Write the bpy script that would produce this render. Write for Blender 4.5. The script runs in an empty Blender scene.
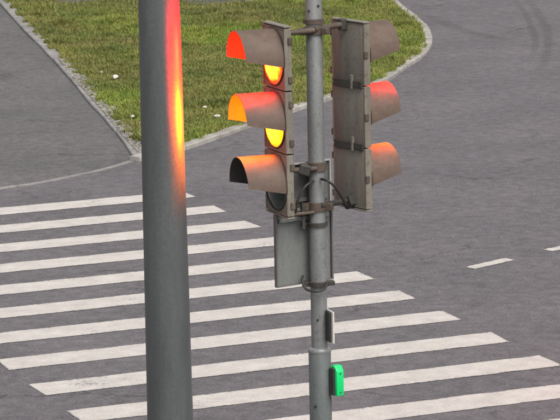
import bpy, bmesh, math, random
import numpy as np
from mathutils import Vector, Matrix

random.seed(7)
rng = np.random.default_rng(7)
S = bpy.context.scene
COL = S.collection

# ------------------------------------------------------------------ camera
F_PX, PITCH, ROLL, CAM_H = 3047.0, math.radians(10.70), math.radians(-1.15), 6.23
cr, sr = math.cos(ROLL), math.sin(ROLL)
FWD = Vector((0, math.cos(PITCH), -math.sin(PITCH)))
UPL = Vector((0, math.sin(PITCH), math.cos(PITCH)))
RTL = Vector((1, 0, 0))
RIGHT = RTL * cr + UPL * sr
UP = UPL * cr - RTL * sr
cam_data = bpy.data.cameras.new('camera')
cam = bpy.data.objects.new('camera', cam_data)
COL.objects.link(cam)
cam.matrix_world = Matrix(((RIGHT.x, UP.x, -FWD.x, 0), (RIGHT.y, UP.y, -FWD.y, 0),
                           (RIGHT.z, UP.z, -FWD.z, CAM_H), (0, 0, 0, 1)))
cam_data.sensor_width = 36.0
cam_data.lens = 36.0 * F_PX / 560.0
cam_data.clip_start = 0.1
cam_data.clip_end = 4000
S.camera = cam

# ------------------------------------------------------------------ sky, sun, exposure (overcast)
SUN_EL, SUN_AZ = math.radians(52), math.radians(150)      # azimuth clockwise from +Y
w = bpy.data.worlds.new('World')
S.world = w
w.use_nodes = True
nt = w.node_tree
bg = nt.nodes['Background']
sky = nt.nodes.new('ShaderNodeTexSky')
sky.sky_type = 'NISHITA'
sky.sun_disc = False
sky.sun_elevation = SUN_EL
sky.sun_rotation = SUN_AZ
sky.air_density = 1.0
sky.dust_density = 4.0
hs = nt.nodes.new('ShaderNodeHueSaturation')
hs.inputs['Saturation'].default_value = 0.12             # cloud cover: nearly neutral skylight
nt.links.new(sky.outputs[0], hs.inputs['Color'])
nt.links.new(hs.outputs[0], bg.inputs['Color'])
bg.inputs['Strength'].default_value = 0.12
sd = bpy.data.lights.new('sun', 'SUN')
sd.energy = 1.0
sd.angle = math.radians(25)
sd.color = (1.0, 0.95, 0.9)
sun = bpy.data.objects.new('sun', sd)
COL.objects.link(sun)
sdir = Vector((math.sin(SUN_AZ) * math.cos(SUN_EL), math.cos(SUN_AZ) * math.cos(SUN_EL), math.sin(SUN_EL)))
sun.rotation_euler = sdir.to_track_quat('Z', 'Y').to_euler()
S.render.engine = 'CYCLES'
vs = S.view_settings
vs.view_transform = 'Standard'
vs.look = 'None'
vs.gamma = 1.0
vs.exposure = 0.72
vs.use_curve_mapping = False


# ------------------------------------------------------------------ pixel -> place
def ray(x, y):
    d = FWD + RIGHT * ((x - 280) / F_PX) + UP * (-(y - 210) / F_PX)
    return d


def gp(x, y, z=0.0):                      # point of the horizontal plane z seen at photo pixel x, y
    d = ray(x, y)
    t = (z - CAM_H) / d.z
    return Vector((d.x * t, d.y * t, z))


def dp(x, y, D):                          # point at depth D (metres in Y) seen at photo pixel x, y
    d = ray(x, y)
    t = D / d.y
    return Vector((d.x * t, D, CAM_H + d.z * t))


# ------------------------------------------------------------------ materials
def new_mat(name):
    m = bpy.data.materials.new(name)
    m.use_nodes = True
    return m, m.node_tree, m.node_tree.nodes['Principled BSDF']


def N(nt, kind, **kw):
    n = nt.nodes.new(kind)
    for k, v in kw.items():
        if k in n.inputs:
            n.inputs[k].default_value = v
        else:
            setattr(n, k, v)
    return n


def noise(nt, vec, scale, detail=4, rough=0.6):
    n = N(nt, 'ShaderNodeTexNoise', Scale=scale, Detail=detail, Roughness=rough)
    nt.links.new(vec, n.inputs['Vector'])
    return n.outputs['Fac']


def ramp(nt, fac, stops):
    r = nt.nodes.new('ShaderNodeValToRGB')
    e = r.color_ramp.elements
    while len(e) < len(stops):
        e.new(0.5)
    for el, (p, c) in zip(e, stops):
        el.position = p
        el.color = (*c, 1) if not isinstance(c, (int, float)) else (c, c, c, 1)
    nt.links.new(fac, r.inputs['Fac'])
    return r.outputs['Color']


def mix(nt, fac, a, b, mode='MIX'):
    n = nt.nodes.new('ShaderNodeMix')
    n.data_type = 'RGBA'
    n.blend_type = mode
    for sock, val in ((n.inputs['Factor'], fac), (n.inputs['A'], a), (n.inputs['B'], b)):
        if isinstance(val, (int, float)):
            sock.default_value = val
        elif isinstance(val, tuple):
            sock.default_value = (*val, 1)
        else:
            nt.links.new(val, sock)
    return n.outputs['Result']


def bump(nt, h, bs, strength, dist):
    b = N(nt, 'ShaderNodeBump', Strength=strength, Distance=dist)
    nt.links.new(h, b.inputs['Height'])
    nt.links.new(b.outputs[0], bs.inputs['Normal'])


def world_pos(nt):
    return nt.nodes.new('ShaderNodeNewGeometry').outputs['Position']


def obj_pos(nt):
    return nt.nodes.new('ShaderNodeTexCoord').outputs['Object']


def asphalt_colour(nt, v, dark, light):
    fine = noise(nt, v, 38, 4, 0.8)
    mid = noise(nt, v, 7, 6, 0.72)
    big = noise(nt, v, 0.7, 4, 0.55)
    c = ramp(nt, fine, [(0.28, dark), (0.5, tuple((a + b) / 2 for a, b in zip(dark, light))), (0.74, light)])
    c = mix(nt, 0.6, c, ramp(nt, mid, [(0.34, 0.55), (0.66, 1.32)]), 'MULTIPLY')
    c = mix(nt, 0.75, c, ramp(nt, big, [(0.3, (0.82, 0.82, 0.84)), (0.7, (1.15, 1.12, 1.13))]), 'MULTIPLY')
    # hairline cracks and darker, older stains with their own outlines
    wv = N(nt, 'ShaderNodeVectorMath', operation='ADD')
    nz = N(nt, 'ShaderNodeTexNoise', Scale=1.3, Detail=5.0, Roughness=0.65)
    nt.links.new(v, nz.inputs['Vector'])
    nt.links.new(v, wv.inputs[0])
    nt.links.new(nz.outputs['Color'], wv.inputs[1])
    vo = N(nt, 'ShaderNodeTexVoronoi', Scale=0.42, feature='DISTANCE_TO_EDGE')
    nt.links.new(wv.outputs[0], vo.inputs['Vector'])
    crack = ramp(nt, vo.outputs['Distance'], [(0.004, 1.0), (0.010, 0.0)])
    gate = ramp(nt, noise(nt, v, 0.55, 3), [(0.52, 0.0), (0.60, 0.55)])
    c = mix(nt, mix(nt, 1.0, crack, gate, 'MULTIPLY'), c, (0.035, 0.033, 0.034))
    stain = ramp(nt, noise(nt, v, 3.1, 5, 0.6), [(0.62, 0.0), (0.70, 0.30)])
    c = mix(nt, stain, c, (0.062, 0.058, 0.060))
    return c, fine, mid


def mat_asphalt(name, dark, light):
    m, nt, bs = new_mat(name)
    v = world_pos(nt)
    c, fine, mid = asphalt_colour(nt, v, dark, light)
    nt.links.new(c, bs.inputs['Base Color'])
    bs.inputs['Roughness'].default_value = 0.85
    bs.inputs['Specular IOR Level'].default_value = 0.3
    bump(nt, fine, bs, 0.5, 0.006)
    return m


AS_D, AS_L = (0.058, 0.0545, 0.057), (0.188, 0.174, 0.181)
M_ROAD = mat_asphalt('road_asphalt', AS_D, AS_L)
M_PATH = mat_asphalt('path_asphalt', (0.056, 0.0535, 0.053), (0.172, 0.162, 0.161))


def mat_paint():
    m, nt, bs = new_mat('worn_white_road_paint')
    v = world_pos(nt)
    ca, fine, mid = asphalt_colour(nt, v, AS_D, AS_L)
    a = noise(nt, v, 26, 6, 0.75)
    b = noise(nt, v, 2.2, 4, 0.6)
    cov = nt.nodes.new('ShaderNodeMath')
    cov.operation = 'MULTIPLY_ADD'
    nt.links.new(b, cov.inputs[0])
    cov.inputs[1].default_value = 0.75
    nt.links.new(a, cov.inputs[2])
    att = N(nt, 'ShaderNodeAttribute', attribute_name='inside')
    ero = N(nt, 'ShaderNodeMath', operation='MULTIPLY_ADD')      # paint breaks away first along its outline
    nt.links.new(att.outputs['Fac'], ero.inputs[0])
    ero.inputs[1].default_value = 0.20
    nt.links.new(cov.outputs[0], ero.inputs[2])
    k = ramp(nt, ero.outputs[0], [(0.80, 0.12), (0.94, 0.98)])
    k = mix(nt, 1.0, k, ramp(nt, noise(nt, v, 45, 3, 0.8), [(0.3, 0.72), (0.55, 1.0)]), 'MULTIPLY')
    c = ramp(nt, noise(nt, v, 5, 4), [(0.3, (0.44, 0.405, 0.375)), (0.7, (0.57, 0.53, 0.487))])
    nt.links.new(mix(nt, k, ca, c), bs.inputs['Base Color'])
    bs.inputs['Roughness'].default_value = 0.7
    bs.inputs['Specular IOR Level'].default_value = 0.3
    bump(nt, fine, bs, 0.35, 0.004)
    return m


M_PAINT = mat_paint()


def mat_mark():
    m, nt, bs = new_mat('rubber_tyre_mark')
    v = world_pos(nt)
    a = noise(nt, v, 14, 5, 0.7)
    bs.inputs['Base Color'].default_value = (0.045, 0.043, 0.045, 1)
    bs.inputs['Roughness'].default_value = 0.85
    att = N(nt, 'ShaderNodeAttribute', attribute_name='soft')
    mul = N(nt, 'ShaderNodeMath', operation='MULTIPLY')
    nt.links.new(ramp(nt, a, [(0.38, 0.0), (0.72, 0.34)]), mul.inputs[0])
    nt.links.new(att.outputs['Fac'], mul.inputs[1])
    nt.links.new(mul.outputs[0], bs.inputs['Alpha'])
    return m


M_MARK = mat_mark()


def mat_concrete(name, dark, light):
    m, nt, bs = new_mat(name)
    v = world_pos(nt)
    a = noise(nt, v, 5, 6, 0.65)
    f = noise(nt, v, 80, 3, 0.6)
    c = ramp(nt, a, [(0.3, dark), (0.68, light)])
    c = mix(nt, 0.5, c, ramp(nt, f, [(0.3, 0.7), (0.7, 1.15)]), 'MULTIPLY')
    info = nt.nodes.new('ShaderNodeObjectInfo')
    c = mix(nt, 0.8, c, ramp(nt, info.outputs['Random'], [(0.0, 0.80), (1.0, 1.1)]), 'MULTIPLY')
    nt.links.new(c, bs.inputs['Base Color'])
    bs.inputs['Roughness'].default_value = 0.9
    bump(nt, f, bs, 0.4, 0.005)
    return m


M_KERB = mat_concrete('kerb_concrete', (0.22, 0.205, 0.185), (0.40, 0.375, 0.335))
M_KERB_GREY = mat_concrete('grey_kerb_concrete', (0.19, 0.178, 0.168), (0.32, 0.302, 0.285))


def mat_metal(name, dark, light, rough=0.5, metallic=0.0, scale=6, streak=True, spec=0.5, rust=None):
    m, nt, bs = new_mat(name)
    v = obj_pos(nt)
    mp = N(nt, 'ShaderNodeMapping')
    mp.inputs['Scale'].default_value = (1, 1, 0.18 if streak else 1)
    nt.links.new(v, mp.inputs['Vector'])
    a = noise(nt, mp.outputs[0], scale, 6, 0.65)
    f = noise(nt, v, 60, 4, 0.7)
    c = ramp(nt, a, [(0.3, dark), (0.7, light)])
    c = mix(nt, 0.55, c, ramp(nt, f, [(0.3, 0.72), (0.7, 1.18)]), 'MULTIPLY')
    if rust:
        k = ramp(nt, noise(nt, v, 22, 6, 0.7), [(0.56, 0.0), (0.72, 0.85)])
        c = mix(nt, k, c, rust)
    nt.links.new(c, bs.inputs['Base Color'])
    bs.inputs['Metallic'].default_value = metallic
    bs.inputs['Specular IOR Level'].default_value = spec
    rr = ramp(nt, f, [(0.2, max(rough - 0.1, 0.05)), (0.8, min(rough + 0.12, 1))])
    nt.links.new(rr, bs.inputs['Roughness'])
    bump(nt, f, bs, 0.15, 0.003)
    return m


M_LAMPPOST = mat_metal('dark_grey_gloss_pole_paint', (0.054, 0.060, 0.061), (0.096, 0.102, 0.103), 0.42, 0.0, 5, spec=0.9)
M_POLE_UP = mat_metal('light_grey_pole_paint', (0.15, 0.155, 0.155), (0.25, 0.255, 0.25), 0.42, 0.2, 8, rust=(0.10, 0.07, 0.05))
M_POLE_LOW = mat_metal('grey_green_pole_paint', (0.088, 0.100, 0.098), (0.142, 0.158, 0.152), 0.5, 0.1, 7, rust=(0.08, 0.075, 0.065))
M_HOUSING = mat_metal('dusty_olive_grey_housing', (0.15, 0.134, 0.110), (0.235, 0.212, 0.176), 0.6, 0.0, 9, rust=(0.085, 0.06, 0.045))
M_EDGE = mat_metal('pale_dusty_housing_edge', (0.135, 0.118, 0.094), (0.225, 0.20, 0.16), 0.65, 0.0, 14, rust=(0.10, 0.07, 0.05))
M_VISOR = mat_metal('dusty_brown_grey_visor', (0.088, 0.057, 0.042), (0.142, 0.096, 0.072), 0.65, 0.0, 12, streak=False)
M_VISOR_IN = mat_metal('matt_dark_visor_lining', (0.035, 0.033, 0.031), (0.055, 0.052, 0.048), 0.75, 0.0, 12, streak=False)
M_RUST = mat_metal('rusty_brown_steel', (0.062, 0.045, 0.034), (0.125, 0.095, 0.072), 0.7, 0.15, 12, streak=False)
M_DARK = mat_metal('dark_strap_steel', (0.035, 0.032, 0.028), (0.07, 0.064, 0.056), 0.6, 0.2, 14, streak=False)
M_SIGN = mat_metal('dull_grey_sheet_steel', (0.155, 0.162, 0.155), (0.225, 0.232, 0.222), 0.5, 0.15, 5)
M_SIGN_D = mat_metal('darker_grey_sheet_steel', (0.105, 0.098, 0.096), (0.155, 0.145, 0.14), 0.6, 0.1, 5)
M_RIM = mat_metal('pale_sign_rim', (0.26, 0.25, 0.235), (0.36, 0.35, 0.33), 0.6, 0.0, 8)
M_CABLE = mat_metal('black_cable', (0.022, 0.02, 0.02), (0.035, 0.032, 0.03), 0.6, 0.0, 12)
M_WHITE = mat_metal('white_plastic', (0.55, 0.52, 0.47), (0.68, 0.64, 0.58), 0.5, 0.0, 12)
M_GREEN = mat_metal('bright_green_plastic', (0.005, 0.58, 0.150), (0.008, 0.70, 0.185), 0.38, 0.0, 12)
M_BLACK = mat_metal('black_plastic', (0.025, 0.026, 0.026), (0.04, 0.042, 0.042), 0.6, 0.0, 12)
M_PALE = mat_concrete('pale_rubble', (0.42, 0.40, 0.37), (0.62, 0.59, 0.54))


def mat_lens(name, base, emit=None, strength=0.0):
    m, nt, bs = new_mat(name)
    v = obj_pos(nt)
    vo = N(nt, 'ShaderNodeTexVoronoi', Scale=55.0)
    nt.links.new(v, vo.inputs['Vector'])
    bs.inputs['Base Color'].default_value = (*base, 1)
    bs.inputs['Roughness'].default_value = 0.18
    bump(nt, vo.outputs['Distance'], bs, 0.4, 0.004)
    if emit:
        ln_ = N(nt, 'ShaderNodeVectorMath', operation='LENGTH')
        nt.links.new(v, ln_.inputs[0])
        k = ramp(nt, vo.outputs['Distance'], [(0.0, 1.0), (0.75, 0.45)])
        k = mix(nt, 1.0, k, ramp(nt, noise(nt, v, 16, 3), [(0.38, 0.35), (0.6, 1.0)]), 'MULTIPLY')
        k = mix(nt, 1.0, k, ramp(nt, ln_.outputs['Value'], [(0.085, 1.0), (0.122, 0.45), (0.136, 0.09), (0.152, 0.05)]), 'MULTIPLY')
        bs.inputs['Emission Strength'].default_value = strength
        nt.links.new(mix(nt, 1.0, k, emit, 'MULTIPLY'), bs.inputs['Emission Color'])
    return m


M_LENS_R = mat_lens('lit_red_lens', (0.25, 0.01, 0.01), (1.0, 0.012, 0.0004), 260)
M_LENS_Y = mat_lens('lit_yellow_lens', (0.35, 0.18, 0.01), (1.0, 0.14, 0.0006), 150)
M_LENS_G = mat_lens('unlit_green_lens', (0.010, 0.03, 0.022))


def mat_ground():
    m, nt, bs = new_mat('lawn_soil')
    v = world_pos(nt)
    a = noise(nt, v, 2.2, 5, 0.6)
    f = noise(nt, v, 30, 5, 0.7)
    c = ramp(nt, a, [(0.32, (0.09, 0.098, 0.032)), (0.55, (0.12, 0.115, 0.042)), (0.75, (0.16, 0.132, 0.07))])
    c = mix(nt, 0.6, c, ramp(nt, f, [(0.3, 0.6), (0.7, 1.25)]), 'MULTIPLY')
    nt.links.new(c, bs.inputs['Base Color'])
    bs.inputs['Roughness'].default_value = 1.0
    bs.inputs['Specular IOR Level'].default_value = 0.1
    bump(nt, f, bs, 0.8, 0.03)
    return m


def mat_dirt():
    m, nt, bs = new_mat('bare_grey_soil')
    v = world_pos(nt)
    f = noise(nt, v, 24, 6, 0.75)
    c = ramp(nt, f, [(0.3, (0.085, 0.075, 0.055)), (0.6, (0.17, 0.155, 0.125)), (0.75, (0.27, 0.25, 0.21))])
    nt.links.new(c, bs.inputs['Base Color'])
    bs.inputs['Roughness'].default_value = 1.0
    bump(nt, f, bs, 0.8, 0.02)
    return m


def mat_grass():
    m, nt, bs = new_mat('grass_blades')
    v = world_pos(nt)
    att = N(nt, 'ShaderNodeAttribute', attribute_name='tint')
    a = noise(nt, v, 1.1, 4, 0.6)
    b = noise(nt, v, 5.5, 4, 0.65)
    c = ramp(nt, a, [(0.30, (0.18, 0.22, 0.06)), (0.5, (0.245, 0.265, 0.075)), (0.72, (0.33, 0.295, 0.11))])
    g2 = noise(nt, v, 0.33, 3, 0.5)
    c = mix(nt, 0.8, c, ramp(nt, g2, [(0.38, (0.78, 0.80, 0.92)), (0.52, (1.0, 1.0, 1.0)), (0.64, (1.04, 1.28, 0.8))]), 'MULTIPLY')
    c = mix(nt, 0.8, c, ramp(nt, b, [(0.3, (0.66, 0.68, 0.66)), (0.7, (1.25, 1.2, 1.1))]), 'MULTIPLY')
    c = mix(nt, 0.8, c, ramp(nt, att.outputs['Fac'], [(0.0, (0.75, 0.8, 0.75)), (0.7, (1.05, 1.04, 1.0)), (1.0, (1.3, 1.15, 1.25))]), 'MULTIPLY')
    nt.links.new(c, bs.inputs['Base Color'])
    bs.inputs['Roughness'].default_value = 0.6
    bs.inputs['Specular IOR Level'].default_value = 0.25
    tr = nt.nodes.new('ShaderNodeBsdfTranslucent')
    nt.links.new(c, tr.inputs['Color'])
    ms = nt.nodes.new('ShaderNodeMixShader')
    ms.inputs[0].default_value = 0.3
    nt.links.new(bs.outputs[0], ms.inputs[1])
    nt.links.new(tr.outputs[0], ms.inputs[2])
    nt.links.new(ms.outputs[0], nt.nodes['Material Output'].inputs['Surface'])
    return m


M_SOIL, M_DIRT, M_GRASS = mat_ground(), mat_dirt(), mat_grass()


# ------------------------------------------------------------------ mesh helpers
def obj(name, bm, mats, parent=None, smooth=False, **props):
    me = bpy.data.meshes.new(name)
    bmesh.ops.recalc_face_normals(bm, faces=bm.faces)
    bm.to_mesh(me)
    bm.free()
    for m in (mats if isinstance(mats, (list, tuple)) else [mats]):
        me.materials.append(m)
    if smooth:
        for p in me.polygons:
            p.use_smooth = True
        me.set_sharp_from_angle(angle=math.radians(40))
    return link(name, me, parent, **props)


def link(name, me, parent=None, **props):
    o = bpy.data.objects.new(name, me)
    COL.objects.link(o)
    if parent is not None:
        o.parent = parent
    for k, v in props.items():
        o[k] = v
    return o


def empty(name, loc, rz=0.0, **props):
    o = bpy.data.objects.new(name, None)
    o.empty_display_size = 0.1
    COL.objects.link(o)
    o.location = loc
    o.rotation_euler = (0, 0, rz)
    for k, v in props.items():
        o[k] = v
    return o


def box(bm, c, s, bev=0.0, seg=1, rot=None):
    r = bmesh.ops.create_cube(bm, size=1.0)
    vs_ = r['verts']
    for v in vs_:
        v.co = Vector((v.co.x * s[0], v.co.y * s[1], v.co.z * s[2]))
    if bev:
        ed = list({e for v in vs_ for e in v.link_edges})
        rr = bmesh.ops.bevel(bm, geom=ed, offset=bev, segments=seg, profile=0.5, affect='EDGES')
        vs_ = list({v for f in rr['faces'] for v in f.verts} | {v for v in vs_ if v.is_valid})
    for v in vs_:
        co = v.co
        if rot is not None:
            co = rot @ co
        v.co = co + Vector(c)
    return vs_


def lathe(bm, prof, seg=32, cap=True, origin=(0, 0, 0)):
    o = Vector(origin)
    rings = []
    for r, z in prof:
        rings.append([bm.verts.new(o + Vector((r * math.cos(2 * math.pi * i / seg), r * math.sin(2 * math.pi * i / seg), z))) for i in range(seg)])
    for a, b in zip(rings, rings[1:]):
        for i in range(seg):
            bm.faces.new((a[i], a[(i + 1) % seg], b[(i + 1) % seg], b[i]))
    if cap:
        bm.faces.new(list(reversed(rings[0])))
        bm.faces.new(rings[-1])
    return bm


def tube(bm, pts, r, seg=10):
    pts = [Vector(p) for p in pts]
    rings = []
    up = Vector((0.13, 0.21, 1)).normalized()
    for i, p in enumerate(pts):
        t = (pts[min(i + 1, len(pts) - 1)] - pts[max(i - 1, 0)]).normalized()
        a = t.cross(up)
        if a.length < 0.05:
            a = t.cross(Vector((1, 0, 0)))
        a.normalize()
        b = t.cross(a)
        rings.append([bm.verts.new(p + (a * math.cos(q) + b * math.sin(q)) * r) for q in [2 * math.pi * k / seg for k in range(seg)]])
    for a, b in zip(rings, rings[1:]):
        for i in range(seg):
            bm.faces.new((a[i], a[(i + 1) % seg], b[(i + 1) % seg], b[i]))
    bm.faces.new(rings[0])
    bm.faces.new(list(reversed(rings[-1])))
    return bm


def spline(pts, n=8):
    pts = [Vector(p) for p in pts]
    P = [pts[0]] + pts + [pts[-1]]
    out = []
    for i in range(1, len(P) - 2):
        for k in range(n):
            t = k / n
            a, b, c, d = P[i - 1], P[i], P[i + 1], P[i + 2]
            out.append(0.5 * ((2 * b) + (c - a) * t + (2 * a - 5 * b + 4 * c - d) * t * t + (3 * b - a - 3 * c + d) * t ** 3))
    out.append(pts[-1])
    return out


def sheet(name, pts, z, mat, parent=None, **props):
    bm = bmesh.new()
    f = bm.faces.new([bm.verts.new((p[0], p[1], z)) for p in pts])
    f.normal_update()
    if f.normal.z < 0:
        f.normal_flip()
    me = bpy.data.meshes.new(name)
    bmesh.ops.triangulate(bm, faces=bm.faces)
    bm.to_mesh(me)
    bm.free()
    me.materials.append(mat)
    return link(name, me, parent, **props)


# ------------------------------------------------------------------ the setting: ground, road, path, pavement
sheet('ground', [(-1500, -300), (1500, -300), (1500, 3000), (-1500, 3000)], -0.03, M_SOIL, kind='structure')
road = sheet('road', [(-60, 12), (60, 12), (60, 140), (-60, 140)], 0.0, M_ROAD, kind='structure')

A = math.radians(21.83)
U = Vector((math.cos(A), math.sin(A), 0))
V = Vector((math.sin(A), -math.cos(A), 0))
O = Vector((-5.114, 32.623, 0))
XL = 4.31


def uv(u, v, z=0.0):
    return O + U * u + V * v + Vector((0, 0, z))


# zebra stripes: 0.4 m paint, 0.6 m gap
def ragged_strip(name, corners, mat, parent, z, n=26, amp=0.008):
    a, b, c, d = [Vector(p) for p in corners]      # a-b one long edge, d-c the other
    bm = bmesh.new()
    lay = bm.verts.layers.float.new('inside')          # 0 on the outline, 1 a few centimetres in
    L_ = (b - a).length
    W_ = (d - a).length
    ts = [0.0, 0.035 / L_] + [i / n for i in range(1, n)] + [1 - 0.035 / L_, 1.0]
    rows = []
    for ti, t in enumerate(ts):
        j1, j2 = rng.normal(0, amp * 0.5), rng.normal(0, amp * 0.5)
        p, q = a.lerp(b, t), d.lerp(c, t)
        w_ = (q - p).normalized()
        p = p + w_ * j1
        q = q + w_ * j2
        e = min(0.035 / W_, 0.4)
        row = []
        for f_ in (0.0, e, 1 - e, 1.0):
            pt = p.lerp(q, f_)
            v = bm.verts.new((pt.x, pt.y, z))
            v[lay] = 0.0 if (f_ in (0.0, 1.0) or ti in (0, len(ts) - 1)) else 1.0
            row.append(v)
        rows.append(row)
    for r0, r1 in zip(rows, rows[1:]):
        for i in range(3):
            f = bm.faces.new((r0[i], r1[i], r1[i + 1], r0[i + 1]))
            f.normal_update()
            if f.normal.z < 0:
                f.normal_flip()
    me = bpy.data.meshes.new(name)
    bm.to_mesh(me)
    bm.free()
    me.materials.append(mat)
    return link(name, me, parent)


for k in range(0, 12):
    j = rng.normal(0, 0.012, 4)
    ragged_strip('crossing_stripe', (uv(-0.015 + j[0], k + 0.417), uv(XL + 0.015 + j[1], k + 0.417), uv(XL + 0.015 + j[2], k - 0.012), uv(-0.015 + j[3], k - 0.012)), M_PAINT, road, 0.004)

# broken lane line, far side
d0 = [gp(*q) for q in ((465, 267.3), (474.5, 269.3), (515, 260.3), (505, 258))]
ln = (d0[3] - d0[0])
ragged_strip('lane_dash', (d0[0], d0[3], d0[2], d0[1]), M_PAINT, road, 0.004, 10)
st = gp(543, 249.8) - gp(465, 267.3)
for k in range(1, 4):
    o_ = st * k
    ragged_strip('lane_dash', (d0[0] + o_, d0[3] + o_, d0[2] + o_, d0[1] + o_), M_PAINT, road, 0.004, 10)


# tyre marks on the asphalt
def tyre_mark(px, width):
    pts = spline([gp(*p) for p in px], 8)
    bm = bmesh.new()
    lay = bm.verts.layers.float.new('soft')
    rows = []
    n = len(pts)
    for i, p in enumerate(pts):
        t = (pts[min(i + 1, n - 1)] - pts[max(i - 1, 0)]).normalized()
        s = Vector((-t.y, t.x, 0))
        fade = min(1, 4 * min(i, n - 1 - i) / n)
        row = []
        for k, sv in ((-1, 0.0), (-0.45, 1.0), (0.45, 1.0), (1, 0.0)):
            v = bm.verts.new((p.x + s.x * width * k, p.y + s.y * width * k, 0.003))
            v[lay] = sv * fade
            row.append(v)
        rows.append(row)
    for a, b in zip(rows, rows[1:]):
        for k in range(3):
            f = bm.faces.new((a[k], a[k + 1], b[k + 1], b[k]))
            f.normal_update()
            if f.normal.z < 0:
                f.normal_flip()
    me = bpy.data.meshes.new('tyre_mark')
    bm.to_mesh(me)
    bm.free()
    me.materials.append(M_MARK)
    return link('tyre_mark', me, road)


tyre_mark([(428, 14), (445, 24), (470, 32), (490, 37), (512, 42)], 0.16)
tyre_mark([(525, -3), (536, 10), (545, 26), (548, 42), (545, 60), (538, 75)], 0.09)
tyre_mark([(512, -3), (524, 12), (532, 28), (535, 44), (531, 62)], 0.07)

# asphalt footpath coming in from the left, flush kerb line, low kerbs round the lawn
KH = 0.055
path_out = [(0, 5), (25, 32.5), (45, 52.5), (60, 69), (75, 86.5), (90, 105), (105, 121), (121, 141), (137, 160.5)]
pk = [gp(*p) for p in path_out]
pk[0] = pk[0]
ext = (pk[0] - pk[2]).normalized()
pk = [pk[0] + ext * 9, pk[0] + ext * 4] + pk
flush = [gp(-60, 199), gp(0, 188.2), gp(35, 183), gp(75, 175), gp(105, 168), gp(138, 160.5)]
fl_ext = flush[0] + (flush[0] - flush[1]).normalized() * 6
sheet('path', [fl_ext] + flush + list(reversed(pk[:-1])) + [pk[0] + Vector((-9, 0, 0)), fl_ext + Vector((-3, 4, 0))], 0.005, M_PATH, kind='structure')


def kerb_run(name, line, widths, height, z0, mat, step=1.0, side=1, kind='structure'):
    """kerb stones along a ground polyline; each stone a child of the kerb"""
    root = empty(name, line[0], 0, kind=kind)
    pts = spline(line, 10)
    # arc-length resample
    acc = [0.0]
    for a, b in zip(pts, pts[1:]):
        acc.append(acc[-1] + (b - a).length)

    def at(s):
        s = max(0, min(acc[-1], s))
        i = max(0, min(len(pts) - 2, int(np.searchsorted(acc, s)) - 1))
        t = (s - acc[i]) / max(acc[i + 1] - acc[i], 1e-6)
        return pts[i].lerp(pts[i + 1], t)
    n = max(1, round(acc[-1] / step))
    L = acc[-1] / n
    for k in range(n):
        s0, s1 = k * L + 0.006, (k + 1) * L - 0.006
        m = 5
        bm = bmesh.new()
        rows = []
        dz = rng.normal(0, 0.004)
        dx = rng.normal(0, 0.005)
        for i in range(m + 1):
            s = s0 + (s1 - s0) * i / m
            p = at(s)
            t = (at(s + 0.05) - at(s - 0.05)).normalized()
            q = Vector((-t.y, t.x, 0)) * side
            h = height + dz
            prof = ((0, z0 - 0.02), (0.0, z0 + h - 0.012), (0.012, z0 + h), (widths, z0 + h), (widths, z0 - 0.02))
            rows.append([bm.verts.new(p + q * (a + dx) + Vector((0, 0, b)) - root.location) for a, b in prof])
        for a, b in zip(rows, rows[1:]):
            for i in range(len(a)):
                bm.faces.new((a[i], a[(i + 1) % len(a)], b[(i + 1) % len(a)], b[i]))
        bm.faces.new(rows[0])
        bm.faces.new(list(reversed(rows[-1])))
        obj('kerb_stone', bm, mat, root)
    return root


road_out = [(139, 161.5), (165, 155), (188, 149.5), (217, 139.5), (247, 128.5), (277, 118.5), (307, 108), (335, 99), (362, 91), (390, 80.5), (405, 69.5),
            (420, 60), (429, 51), (432.5, 42), (430, 33), (424, 24.5), (415, 17), (402, 6.5), (392, -2)]
rk = [gp(*p) for p in road_out]
rext = (rk[-1] - rk[-3]).normalized()
rk = rk + [rk[-1] + rext * 3 + Vector((-0.1, 0, 0)), rk[-1] + rext * 9 + Vector((-0.6, 0, 0))]
kerb_run('road_kerb', rk, 0.145, KH, 0.0, M_KERB, 0.95, side=1)
kerb_run('path_kerb', pk[:-1] + [pk[-1] + Vector((-0.05, 0.09, 0))], 0.185, 0.035, 0.005, M_KERB_GREY, 1.0, side=1)
kerb_run('flush_kerb', [fl_ext] + flush[:-1] + [flush[-1] + Vector((-0.12, -0.03, 0))], 0.085, 0.006, 0.004, M_KERB_GREY, 1.0, side=-1)

# lawn soil between the kerbs
inner_path = []
for i, p in enumerate(pk):
    inner_path.append(p + Vector((0.165, 0.02, 0)))
inner_road = []
for i, p in enumerate(rk):
    t = (rk[min(i + 1, len(rk) - 1)] - rk[max(i - 1, 0)]).normalized()
    inner_road.append(p + Vector((-t.y, t.x, 0)) * 0.12)
lawn_poly = inner_path[:-1] + inner_road[1:]
lawn = sheet('lawn', lawn_poly, KH - 0.018, M_SOIL, kind='structure')
dirt_px = [(58, 58), (72, 62), (88, 78), (104, 92), (128, 122), (141, 140), (138, 152), (120, 132), (100, 107), (82, 87), (68, 72)]
sheet('ground_patch', [gp(x, y, KH) for x, y in dirt_px], KH - 0.012, M_DIRT, kind='structure')

M_DARKPATCH, _nt, _bs = new_mat('dark_lawn_patch')  # darker brown ground colour for two patches at the lawn's far edge
_f = noise(_nt, world_pos(_nt), 18, 6, 0.75)
_nt.links.new(ramp(_nt, _f, [(0.3, (0.04, 0.037, 0.03)), (0.7, (0.105, 0.098, 0.08))]), _bs.inputs['Base Color'])
_bs.inputs['Roughness'].default_value = 1.0
dark_px = [[(172, -9), (178, -1), (190, 3), (206, 4.5), (228, 2.5), (246, 3), (262, 0.5), (268, -9)],
           [(46, -9), (52, -1), (62, 1.5), (74, 3), (88, 1), (104, 0), (112, -9)]]
for sp in dark_px:
    sheet('ground_patch', [gp(x, y, KH) for x, y in sp], KH - 0.011, M_DARKPATCH, kind='structure')

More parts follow.
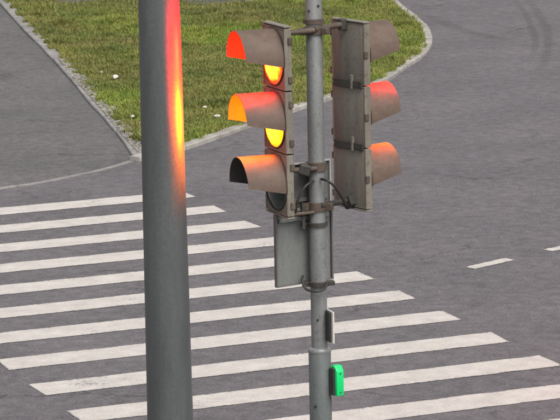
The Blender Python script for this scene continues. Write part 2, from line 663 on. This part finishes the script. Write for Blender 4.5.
# near pavement, below the picture: the posts stand on it
PZ = 0.13
near = [uv(-40, 12.45), uv(45, 12.45), uv(45, 32), uv(-40, 32)]
sheet('pavement', near, PZ, M_PATH, kind='structure')
kerb_run('pavement_kerb', [uv(-6, 12.44), uv(14, 12.44)], 0.15, PZ, 0.0, M_KERB, 1.0, side=1)


# ------------------------------------------------------------------ grass, gravel
def point_in_poly(px_, py_, poly):
    ins = np.zeros(px_.shape, bool)
    n = len(poly)
    for i in range(n):
        x0, y0 = poly[i][0], poly[i][1]
        x1, y1 = poly[(i + 1) % n][0], poly[(i + 1) % n][1]
        cond = ((y0 > py_) != (y1 > py_))
        with np.errstate(divide='ignore', invalid='ignore'):
            xi = (x1 - x0) * (py_ - y0) / (y1 - y0) + x0
        ins ^= cond & (px_ < xi)
    return ins


def smooth_noise(x, y, cell, seed):
    r = np.random.default_rng(seed)
    g = r.random((200, 200))
    fx, fy = x / cell + 80, y / cell + 3
    ix, iy = np.floor(fx).astype(int) % 199, np.floor(fy).astype(int) % 199
    tx, ty = fx - np.floor(fx), fy - np.floor(fy)
    tx, ty = tx * tx * (3 - 2 * tx), ty * ty * (3 - 2 * ty)
    return (g[ix, iy] * (1 - tx) + g[ix + 1, iy] * tx) * (1 - ty) + (g[ix, iy + 1] * (1 - tx) + g[ix + 1, iy + 1] * tx) * ty


def make_grass():
    lp = [(p.x, p.y) for p in lawn_poly]
    x0, x1 = min(p[0] for p in lp), max(p[0] for p in lp)
    y0, y1 = min(p[1] for p in lp), min(max(p[1] for p in lp), 57)
    dens = 4600
    n = int((x1 - x0) * (y1 - y0) * dens)
    x = rng.uniform(x0, x1, n)
    y = rng.uniform(y0, y1, n)
    keep = point_in_poly(x, y, lp)
    wide = [(p.x + 0.09, p.y) for p in pk[:-1]] + [(p[0] * 0.4 + q.x * 0.6, p[1] * 0.4 + q.y * 0.6) for p, q in zip(inner_road[1:], rk[1:])]
    keep |= point_in_poly(x, y, wide) & (smooth_noise(x, y, 0.16, 41) > 0.60)
    dirt = [(q.x, q.y) for q in (gp(a, b, KH) for a, b in dirt_px)]
    ind = point_in_poly(x, y, dirt)
    keep &= ~ind | (rng.random(n) < 0.22 + 0.6 * (smooth_noise(x, y, 0.22, 5) > 0.5))
    thin = smooth_noise(x, y, 0.55, 11) * 0.6 + smooth_noise(x, y, 0.17, 12) * 0.4
    keep &= rng.random(n) < np.clip(0.30 + 1.3 * thin, 0, 1)
    for sp in dark_px:
        isl = point_in_poly(x, y, [(q.x, q.y) for q in (gp(a, b, KH) for a, b in sp)])
        keep &= ~isl | (rng.random(n) < 0.22)
    # far worn strip across the top of the picture
    x, y, thin = x[keep], y[keep], thin[keep]
    worn = (y > 50.3 + 0.35 * np.sin(x * 2.1) + 1.2 * smooth_noise(x, y, 0.8, 21)) & (x < 0.2)
    k2 = ~worn | (rng.random(x.size) < 0.30)
    x, y, thin = x[k2], y[k2], thin[k2]
    n = x.size
    h = (0.022 + 0.05 * thin * smooth_noise(x, y, 0.35, 14) + 0.022 * rng.random(n)) * rng.uniform(0.7, 1.35, n)
    h *= 0.75 + 0.7 * smooth_noise(x, y, 1.6, 30)
    h *= 1 + 1.3 * np.clip(smooth_noise(x, y, 0.21, 33) - 0.72, 0, 1) / 0.28
    ang = rng.uniform(0, 2 * np.pi, n)
    wd = rng.uniform(0.004, 0.008, n)
    lean = h * rng.uniform(0.2, 1.1, n)
    la = ang + np.pi / 2 + rng.normal(0, 0.5, n)
    z0 = KH - 0.02
    cx, sx = np.cos(ang), np.sin(ang)
    v = np.empty((n, 5, 3), np.float32)
    mx, my = x + np.cos(la) * lean * 0.35, y + np.sin(la) * lean * 0.35
    for i, (bx, by, zz, k) in enumerate(((x, y, 0, -1), (x, y, 0, 1), (mx, my, 0.62, 0.8), (mx, my, 0.62, -0.8))):
        v[:, i, 0] = bx + cx * wd * k
        v[:, i, 1] = by + sx * wd * k
        v[:, i, 2] = z0 + h * zz
    v[:, 4, 0] = x + np.cos(la) * lean
    v[:, 4, 1] = y + np.sin(la) * lean
    v[:, 4, 2] = z0 + h
    me = bpy.data.meshes.new('grass')
    me.vertices.add(n * 5)
    me.vertices.foreach_set('co', v.reshape(-1))
    loops = np.arange(n, dtype=np.int32)[:, None] * 5 + np.array([0, 1, 2, 3, 3, 2, 4], np.int32)[None]
    me.loops.add(n * 7)
    me.loops.foreach_set('vertex_index', loops.reshape(-1))
    me.polygons.add(n * 2)
    starts = (np.arange(n, dtype=np.int32)[:, None] * 7 + np.array([0, 4], np.int32)[None]).reshape(-1)
    me.polygons.foreach_set('loop_start', starts)
    me.update(calc_edges=True)
    at = me.attributes.new('tint', 'FLOAT', 'POINT')
    at.data.foreach_set('value', np.repeat(rng.random(n).astype(np.float32), 5))
    me.materials.append(M_GRASS)
    link('grass', me, None, kind='stuff', label='patchy short green grass on the lawn between the kerbs', category='grass')


make_grass()


def lump(bm, c, r, sq=0.6):
    rr = bmesh.ops.create_icosphere(bm, subdivisions=1, radius=1.0)
    s = Vector((r * rng.uniform(0.7, 1.3), r * rng.uniform(0.7, 1.3), r * sq * rng.uniform(0.7, 1.2)))
    for v in rr['verts']:
        j = rng.uniform(0.75, 1.2)
        v.co = Vector((v.co.x * s.x * j, v.co.y * s.y * j, v.co.z * s.z * j)) + c


bm = bmesh.new()
dirt_w = [(q.x, q.y) for q in (gp(a, b, KH) for a, b in dirt_px)]
dx0, dx1 = min(p[0] for p in dirt_w), max(p[0] for p in dirt_w)
dy0, dy1 = min(p[1] for p in dirt_w), max(p[1] for p in dirt_w)
qx, qy = rng.uniform(dx0 - 0.1, dx1 + 0.15, 14000), rng.uniform(dy0, dy1, 14000)
ok = point_in_poly(qx, qy, dirt_w)
for a, b in list(zip(qx[ok], qy[ok]))[:1000]:
    lump(bm, Vector((a, b, KH - 0.008)), float(rng.uniform(0.008, 0.022)))
obj('gravel', bm, M_KERB, None, kind='stuff', label='pale gravel and crumbs scattered on bare soil beside the path kerb', category='gravel')


# ------------------------------------------------------------------ small litter on the lawn
def scrap(px, size, label, tall=0.6):
    c = gp(px[0], px[1], KH + 0.03)
    bm = bmesh.new()
    rr = bmesh.ops.create_icosphere(bm, subdivisions=2, radius=1.0)
    for v in rr['verts']:
        j = rng.uniform(0.72, 1.15)
        v.co = Vector((v.co.x * size[0] * j, v.co.y * size[1] * j, v.co.z * size[2] * j))
    o = obj('litter_scrap', bm, M_WHITE, None, label=label, category='litter', group='scraps of litter on the lawn')
    o.location = c + Vector((0, 0, size[2] * 0.3))


scrap((115.5, 77.5), (0.042, 0.05, 0.032), 'largest white crumpled scrap on the grass left of the thick post')
scrap((101.5, 72.5), (0.02, 0.022, 0.016), 'tiny white scrap just left of the largest white scrap on the grass')
scrap((217.5, 116.5), (0.045, 0.045, 0.022), 'whitish flattened scrap on the grass near the road kerb beside the lit visors')
scrap((204.5, 107.5), (0.026, 0.03, 0.018), 'small pale scrap up and left of the flattened scrap on the grass')
scrap((132.5, 117), (0.026, 0.028, 0.02), 'small pale scrap on bare soil close to the left edge of the thick post')
# pale block at the top edge
c = gp(252, 0.0, KH)
bm = bmesh.new()
box(bm, (0, 0, 0.045), (0.26, 0.16, 0.1), 0.012, 2)
o = obj('concrete_block', bm, M_PALE, None, label='pale block lying on the grass at the top edge above the lit signal', category='block')
o.location = c
o.rotation_euler = (0, 0.03, 0.2)

# ------------------------------------------------------------------ thick lamp post, left
D_POST = 19.29
pc = dp(160.5, 60, D_POST)
post = empty('lamp_post', (pc.x, pc.y, PZ), label='thick dark grey post in front, its right side glowing red and yellow', category='post')
bm = bmesh.new()
lathe(bm, [(0.185, 0.0), (0.185, 0.02)], 40)
obj('base_plate', bm, M_LAMPPOST, post, True)
bm = bmesh.new()
prof = [(0.158, 0.015), (0.157, 0.6)]
for i in range(1, 15):
    z = 0.6 + i * 0.6
    prof.append((0.157 - 0.0066 * z, z))
lathe(bm, prof, 64)
obj('shaft', bm, M_LAMPPOST, post, True)

# ------------------------------------------------------------------ signal pole
D_POLE = 19.5
pp = dp(317, 200, D_POLE)
PX, PY = pp.x, pp.y


def zpx(x, y, D=D_POLE):
    return dp(x, y, D).z


pole = empty('signal_pole', (PX, PY, PZ), label='slim grey steel pole carrying two traffic signals and sign plates', category='pole')
z_col = zpx(319, 350) - PZ
bm = bmesh.new()
lathe(bm, [(0.0735, 0.0), (0.0735, z_col - 0.008), (0.069, z_col)], 40)
obj('lower_tube', bm, M_POLE_LOW, pole, True, label='thicker grey-green lower tube')
bm = bmesh.new()
lathe(bm, [(0.0535, z_col - 0.03), (0.0535, z_col + 2.75), (0.045, z_col + 2.78)], 40)
obj('upper_tube', bm, M_POLE_UP, pole, True, label='thinner light grey upper tube')
bm = bmesh.new()
lathe(bm, [(0.075, z_col - 0.012), (0.0765, z_col), (0.0735, z_col + 0.012), (0.060, z_col + 0.022)], 40)
obj('collar', bm, M_POLE_UP, pole, True)
bm = bmesh.new()
lathe(bm, [(0.13, 0.0), (0.13, 0.018), (0.08, 0.03)], 32)
obj('base_flange', bm, M_POLE_LOW, pole, True)


def bolt(px, r=0.012, rad=0.0735):
    z = zpx(*px) - PZ
    xx = (px[0] - 318.5 - (px[1] - 350) * 0.02) / 154.0
    yy = -math.sqrt(max(rad * rad - xx * xx, 0.0001))
    bm = bmesh.new()
    lathe(bm, [(r, -0.006), (r, 0.006), (r * 0.6, 0.009)], 8)
    R_ = Vector((xx, yy, 0)).to_track_quat('Z', 'Y').to_matrix()
    for v in bm.verts:
        v.co = R_ @ v.co + Vector((xx, yy, z))
    obj('bolt', bm, M_DARK, pole)


bolt((314.5, 403.5), 0.011)
bolt((316.5, 318), 0.008, 0.0535)
for bx in ((-0.030, 10.0), (0.028, 5.0)):
    bolt((318.5 + (bx[1] - 350) * 0.02 + bx[0] * 154, bx[1]), 0.009, 0.0535)


def clamp(zy, h, mat, rad=0.0535, ears=None, name='clamp'):
    z = zpx(317, zy) - PZ
    bm = bmesh.new()
    lathe(bm, [(rad + 0.001, -h / 2), (rad + 0.013, -h / 2 + 0.003), (rad + 0.013, h / 2 - 0.003), (rad + 0.001, h / 2)], 28, False, (0, 0, z))
    for (ax, ay) in (ears or []):
        d = Vector((ax, ay, 0)).normalized()
        c = d * (rad + 0.03) + Vector((0, 0, z))
        R_ = Matrix.Rotation(math.atan2(d.y, d.x), 3, 'Z')
        box(bm, c, (0.045, 0.05, h * 0.8), 0.003, 1, R_)
    return obj(name, bm, mat, pole, True)


# ------------------------------------------------------------------ traffic signals
SEC, PW, PD = 0.408, 0.345, 0.042
R_LENS = 0.152
LZ = -0.022
HOOD_A, HOOD_B, HOOD_L = 0.170, 0.207, 0.272


def hood_mesh():
    bm = bmesh.new()
    na, nl, th = 26, 8, 0.004
    out, inn = [], []
    for j in range(nl + 1):
        s = j / nl
        ro, ri = [], []
        zb = -0.028 + 0.055 * s                      # lower edge climbs towards the mouth
        pm = math.pi / 2 - math.asin(max(-0.99, min(0.99, zb / HOOD_B)))
        for i in range(na + 1):
            ph = -pm + 2 * pm * i / na
            for lst, k in ((ro, 0), (ri, th)):
                a = HOOD_A - k - 0.010 * s
                b = HOOD_B - k + 0.004 * s
                L = HOOD_L - 0.012 * (ph / 1.6) ** 2
                lst.append(bm.verts.new((a * math.sin(ph), -0.002 - L * s, b * math.cos(ph))))
        out.append(ro)
        inn.append(ri)
    for j in range(nl):
        for i in range(na):
            bm.faces.new((out[j][i], out[j][i + 1], out[j + 1][i + 1], out[j + 1][i]))
            f = bm.faces.new((inn[j][i], inn[j + 1][i], inn[j + 1][i + 1], inn[j][i + 1]))
            f.material_index = 1
        for i in (0, na):
            bm.faces.new((out[j][i], out[j + 1][i], inn[j + 1][i], inn[j][i]))
    for j in (0, nl):
        for i in range(na):
            bm.faces.new((out[j][i], inn[j][i], inn[j][i + 1], out[j][i + 1]))
    # mounting flange
    for i in range(na):
        p0, p1 = out[0][i].co, out[0][i + 1].co
        q = []
        for p, k, yy in ((p0, 1, -0.006), (p1, 1, -0.006), (p1, 1.07, -0.006), (p0, 1.07, -0.006)):
            q.append(bm.verts.new((p.x * k, yy, p.z * k)))
        bm.faces.new(q)
    return bm


def lens_mesh():
    bm = bmesh.new()
    seg, rings = 36, 6
    prev = None
    cen = bm.verts.new((0, -0.034, 0))
    for k in range(1, rings + 1):
        r = R_LENS * k / rings
        y = -0.034 + 0.026 * (k / rings) ** 2
        ring = [bm.verts.new((r * math.cos(2 * math.pi * i / seg), y, r * math.sin(2 * math.pi * i / seg))) for i in range(seg)]
        for i in range(seg):
            if prev is None:
                bm.faces.new((cen, ring[i], ring[(i + 1) % seg]))
            else:
                bm.faces.new((prev[i], prev[(i + 1) % seg], ring[(i + 1) % seg], ring[i]))
        prev = ring
    back = [bm.verts.new((v.co.x, 0.0, v.co.z)) for v in prev]
    for i in range(seg):
        bm.faces.new((prev[i], prev[(i + 1) % seg], back[(i + 1) % seg], back[i]))
    return bm


def bezel_mesh():
    bm = bmesh.new()
    seg = 36
    pr = [(R_LENS + 0.001, 0.0), (R_LENS + 0.001, -0.012), (R_LENS + 0.009, -0.012), (R_LENS + 0.011, 0.0)]
    rows = [[bm.verts.new((r * math.cos(2 * math.pi * i / seg), y, r * math.sin(2 * math.pi * i / seg))) for i in range(seg)] for r, y in pr]
    for a, b in zip(rows, rows[1:]):
        for i in range(seg):
            bm.faces.new((a[i], a[(i + 1) % seg], b[(i + 1) % seg], b[i]))
    return bm


def signal(name, loc, rz, label, lens_labels, near_x):
    t = empty(name, loc, rz, label=label, category='traffic light', group='traffic signals on the slim pole')
    tot = 3 * SEC
    for k, (lm, ll) in enumerate(((M_LENS_R, lens_labels[0]), (M_LENS_Y, lens_labels[1]), (M_LENS_G, lens_labels[2]))):
        zc = tot - SEC * (k + 0.5)
        bm = bmesh.new()
        box(bm, (0, PD / 2, zc), (PW - 0.012, PD, SEC - 0.006), 0.008, 2)
        # raised rim of the door, proud of the body on the front
        sec = obj('housing_section', bm, M_HOUSING, t, True)
        bm = bmesh.new()
        for sx in (-1, 1):
            box(bm, (sx * (PW / 2 - 0.006), PD / 2 - 0.002, zc), (0.014, PD + 0.008, SEC - 0.010), 0.003, 1)
        for sz in (-1, 1):
            box(bm, (0, PD / 2 - 0.002, zc + sz * (SEC / 2 - 0.010)), (PW - 0.028, PD + 0.006, 0.010), 0.002, 1)
        obj('door_rim', bm, M_EDGE, sec)
        # hinge and latch lumps on both long edges
        for sx in (-1, 1):
            for dz in ((-0.13, 0.12) if sx == near_x else (0.0,)):
                bm = bmesh.new()
                box(bm, (sx * (PW / 2 + 0.004), PD * 0.5 + 0.012, zc + dz), (0.016, 0.03, 0.045), 0.003, 1)
                obj('hinge', bm, M_RUST, sec)
        b = obj('bezel', bezel_mesh(), M_DARK, sec, True)
        b.location = (0, 0, zc + LZ)
        l = obj('lens', lens_mesh(), lm, sec, True, label=ll)
        l.location = (0, 0, zc + LZ)
        if k < 2:                                     # the lamp's own forward beam
            ld = bpy.data.lights.new('signal_beam', 'AREA')
            ld.shape = 'DISK'
            ld.size = 0.24
            ld.energy = (62, 14)[k]
            ld.color = ((1.0, 0.004, 0.0005), (1.0, 0.16, 0.0008))[k]
            ld.spread = math.radians(105)
            lo = bpy.data.objects.new('signal_beam', ld)
            COL.objects.link(lo)
            lo.parent = sec
            lo.location = (0, -0.040, zc + LZ)
            lo.rotation_euler = (math.radians(-90), 0, 0)
        hd = obj('visor', hood_mesh(), [M_VISOR, M_VISOR_IN], sec, True)
        hd.location = (0, 0, zc + LZ)
    # joint straps across the back
    for k in (1, 2):
        z = SEC * k
        bm = bmesh.new()
        box(bm, (0.055, PD + 0.008, z + 0.002), (0.185, 0.014, 0.052), 0.003, 1)
        box(bm, (-0.105, PD + 0.007, z + 0.006), (0.095, 0.012, 0.045), 0.003, 1)
        st_ = obj('joint_strap', bm, M_DARK, t)
        bm = bmesh.new()
        box(bm, (-0.048, PD + 0.010, z + 0.018), (0.022, 0.018, 0.095), 0.003, 1)
        obj('clip', bm, M_HOUSING, st_)
    bm = bmesh.new()
    box(bm, (0, PD / 2, tot + 0.006), (PW + 0.006, PD + 0.012, 0.010), 0.003, 1)
    obj('top_cap', bm, M_HOUSING, t)
    bm = bmesh.new()
    box(bm, (0, PD / 2, -0.006), (PW + 0.004, PD + 0.010, 0.010), 0.003, 1)
    obj('bottom_cap', bm, M_HOUSING, t)
    return t


D_L, D_R = 19.37, 19.68
ca = dp(275.5, 120, D_L)
cb = dp(354, 114, D_R)
head_z = ca.z - 1.5 * SEC
head_zr = cb.z - 1.5 * SEC
AL = math.radians(-66)
AR = math.radians(126.5)
signal('traffic_signal', (ca.x, ca.y, head_z), AL,
       'traffic signal facing left with red and yellow lenses lit and in view',
       ('lit red lens', 'lit yellow lens', 'dark unlit bottom lens'), 1)
signal('traffic_signal', (cb.x, cb.y, head_zr), AR,
       'traffic signal seen from behind, grey back toward the viewer, visors pointing right',
       ('lit red lens', 'lit yellow lens', 'dark unlit bottom lens'), 1)


def head_pt(c, base, a, lx, ly, z):
    return Vector((c.x + lx * math.cos(a) - ly * math.sin(a), c.y + lx * math.sin(a) + ly * math.cos(a), z))


# bracket arms, clamps
P0 = Vector((PX, PY, PZ))
zt = zpx(317, 28)
LB = head_pt(ca, 0, AL, 0.04, PD + 0.005, zt - 0.012)
RB = head_pt(cb, 0, AR, 0.03, PD + 0.005, zt)
for nm, a, b in (('bracket_arm', LB, Vector((PX, PY - 0.07, zt - 0.005))), ('bracket_arm', RB, Vector((PX, PY - 0.07, zt)))):
    bm = bmesh.new()
    tube(bm, [a - P0, b - P0], 0.019, 12)
    obj(nm, bm, M_RUST, pole, True)
clamp(30.5, 0.05, M_RUST, ears=[(-1, -0.5), (0.9, -0.5)])
clamp(21, 0.035, M_RUST)
bm = bmesh.new()
box(bm, RB - P0 + Vector((-0.012, -0.012, 0)), (0.05, 0.05, 0.075), 0.006, 1, Matrix.Rotation(AR, 3, 'Z'))
obj('arm_bracket', bm, M_DARK, pole)
bm = bmesh.new()
box(bm, LB - P0, (0.05, 0.04, 0.06), 0.006, 1, Matrix.Rotation(AL, 3, 'Z'))
obj('arm_bracket', bm, M_RUST, pole)

zl = zpx(305, 167)
LB2 = head_pt(ca, 0, AL, 0.03, PD + 0.005, zl)
bm = bmesh.new()
tube(bm, [LB2 - P0, Vector((0.0, -0.065, zl - PZ))], 0.017, 12)
obj('bracket_arm', bm, M_RUST, pole, True)
clamp(166, 0.06, M_RUST, ears=[(-1, -0.35)])
bm = bmesh.new()
mid = (LB2 - P0).lerp(Vector((0, -0.065, zl - PZ)), 0.62)
box(bm, mid + Vector((0, -0.01, 0.0)), (0.075, 0.05, 0.07), 0.01, 2, Matrix.Rotation(0.3, 3, 'Y'))
obj('arm_coupling', bm, M_DARK, pole)

zr = zpx(330, 204)
RB2 = head_pt(cb, 0, AR, 0.0, PD + 0.005, zr - 0.005)
bm = bmesh.new()
tube(bm, [RB2 - P0, Vector((0.02, -0.055, zr - PZ))], 0.019, 12)
obj('bracket_arm', bm, M_DARK, pole, True)
clamp(206, 0.06, M_RUST, ears=[(-1, -0.3), (1, -0.3)])
bm = bmesh.new()
box(bm, RB2 - P0 + Vector((0.0, -0.01, -0.01)), (0.09, 0.05, 0.075), 0.008, 1, Matrix.Rotation(AR, 3, 'Z') @ Matrix.Rotation(0.5, 3, 'Y'))
obj('arm_bracket', bm, M_DARK, pole)
# left head lower foot bracket, just above the sign plates
zb = zpx(300, 211)
LB3 = head_pt(ca, 0, AL, 0.03, PD + 0.005, zb)
bm = bmesh.new()
tube(bm, [LB3 - P0, Vector((-0.02, -0.055, zb - PZ))], 0.012, 10)
obj('bracket_arm', bm, M_RUST, pole, True)

# cables
cab = [[(296, 212, 19.38), (297, 203, 19.36), (302, 191, 19.36), (308, 184, 19.38), (313.5, 181, 19.44)],
       [(321, 179, 19.44), (328, 181, 19.40), (335, 187, 19.42), (341, 196, 19.48), (346, 205, 19.54)]]
for pts in cab:
    bm = bmesh.new()
    tube(bm, [p - P0 for p in spline([dp(*p) for p in pts], 6)], 0.0085, 8)
    obj('cable', bm, M_CABLE, pole, True)

# ------------------------------------------------------------------ sign plates seen from the back
SA = math.radians(33)
SD = Vector((math.cos(SA), math.sin(SA), 0))          # along the plate, right and away
SM = Vector((math.sin(SA), -math.cos(SA), 0))         # its back, towards the viewer


def sign_back(name, label, px_l, px_r, py_t, py_b, off, mat, rimm, crop):
    z1, z0 = zpx(317, py_t), zpx(317, py_b)
    s = (px_l - 317.5) / 154.0 / SD.x
    e = (px_r - 317.5) / 154.0 / SD.x
    wdt, hgt = e - s, z1 - z0
    cen = Vector((PX, PY, 0)) - SM * off + SD * ((s + e) / 2)
    t = empty(name, (cen.x, cen.y, z0), SA, label=label, category='sign', group='sign plates on the slim pole')
    bm = bmesh.new()
    box(bm, (0, 0, hgt / 2), (wdt, 0.006, hgt), 0.002, 1)
    obj('plate', bm, mat, t)
    bm = bmesh.new()
    for sx in (-1, 1):
        box(bm, (sx * (wdt / 2 - 0.003), -0.010, hgt / 2), (0.012, 0.030, hgt + 0.004), 0.002, 1)
    for sz in (0, 1):
        box(bm, (0, -0.010, hgt * sz + (0.003 if sz == 0 else -0.003)), (wdt - 0.016, 0.028, 0.010), 0.002, 1)
    obj('folded_rim', bm, rimm, t)
    for zz in crop:
        bm = bmesh.new()
        box(bm, (0, -0.016, hgt * zz), (wdt - 0.05, 0.020, 0.026), 0.003, 1)
        obj('stiffener', bm, mat, t)
    return t


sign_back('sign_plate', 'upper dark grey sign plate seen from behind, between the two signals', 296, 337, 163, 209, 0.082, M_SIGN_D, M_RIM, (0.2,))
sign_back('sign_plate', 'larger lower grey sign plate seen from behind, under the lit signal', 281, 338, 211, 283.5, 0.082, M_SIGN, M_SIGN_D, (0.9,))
# sign clamps on the pole
clamp(283.5, 0.035, M_DARK, ears=[(-1, 0.1), (1, 0.2)])
clamp(224, 0.03, M_DARK, ears=[(-1, 0.1)])
zc_ = zpx(303, 218)
bm = bmesh.new()
q = dp(303.5, 217, 19.44) - P0
box(bm, q, (0.022, 0.03, 0.16), 0.003, 1)
obj('sign_bracket', bm, M_DARK, pole)
bm = bmesh.new()
pts = [(303, 276, 19.50), (302, 280, 19.44), (306, 289, 19.40), (316, 291.5, 19.37), (324, 289, 19.40), (327, 283, 19.46)]
tube(bm, [p - P0 for p in spline([dp(*p) for p in pts], 6)], 0.008, 8)
obj('wire_loop', bm, M_CABLE, pole, True)

# ------------------------------------------------------------------ small white plate and green push-button box
zw0, zw1 = zpx(329, 340), zpx(329, 308)
cw = dp(328.8, 324, 19.44)
wp = empty('notice_plate', (cw.x, cw.y, zw0), math.radians(-72), label='narrow white plate with dark backing on right side of the slim pole', category='plate')
hw = zw1 - zw0
bm = bmesh.new()
box(bm, (0.012, -0.008, hw / 2), (0.125, 0.012, hw), 0.004, 1)
# face turned towards right; front is local -Y
for v in bm.verts:
    v.co = Vector((v.co.x, -v.co.y, v.co.z))
obj('face', bm, M_WHITE, wp)
bm = bmesh.new()
box(bm, (-0.006, -0.007, hw / 2), (0.10, 0.012, hw * 0.94), 0.003, 1)
obj('backing', bm, M_BLACK, wp)

zg0, zg1 = zpx(337, 393), zpx(337, 363.5)
cg = dp(337.2, 378, 19.45)
gb = empty('push_button_box', (cg.x, cg.y, zg0), math.radians(38), label='small bright green box on the right side of the slim pole', category='button box')
hg = zg1 - zg0
bm = bmesh.new()
# side profile (y, z) with a sloping top, extruded in x
prof = [(-0.034, 0.0), (0.03, 0.0), (0.03, hg), (-0.012, hg), (-0.034, hg - 0.035)]
hwx = 0.029
vl = [bm.verts.new((-hwx, a, b)) for a, b in prof]
vr = [bm.verts.new((hwx, a, b)) for a, b in prof]
bm.faces.new(vl)
bm.faces.new(list(reversed(vr)))
for i in range(len(prof)):
    j = (i + 1) % len(prof)
    bm.faces.new((vl[i], vr[i], vr[j], vl[j]))
bmesh.ops.bevel(bm, geom=list(bm.edges), offset=0.004, segments=2, profile=0.5, affect='EDGES')
obj('casing', bm, M_GREEN, gb, True)
for zz in (0.022, hg - 0.05):
    bm = bmesh.new()
    lathe(bm, [(0.0055, -0.002), (0.0055, 0.003), (0.004, 0.004)], 8)
    for v in bm.verts:
        v.co = Vector((v.co.x, -0.034 - v.co.z, zz + v.co.y))
    obj('screw', bm, M_DARK, gb)
bm = bmesh.new()
box(bm, (0, 0.008, hg / 2 - 0.001), (hwx * 2 + 0.003, 0.004, hg + 0.003), 0.001, 1)
obj('seam', bm, M_BLACK, gb)
bm = bmesh.new()
box(bm, (-hwx - 0.008, 0.006, hg * 0.48), (0.018, 0.045, hg * 0.9), 0.003, 1)
obj('mounting_plate', bm, M_BLACK, gb)
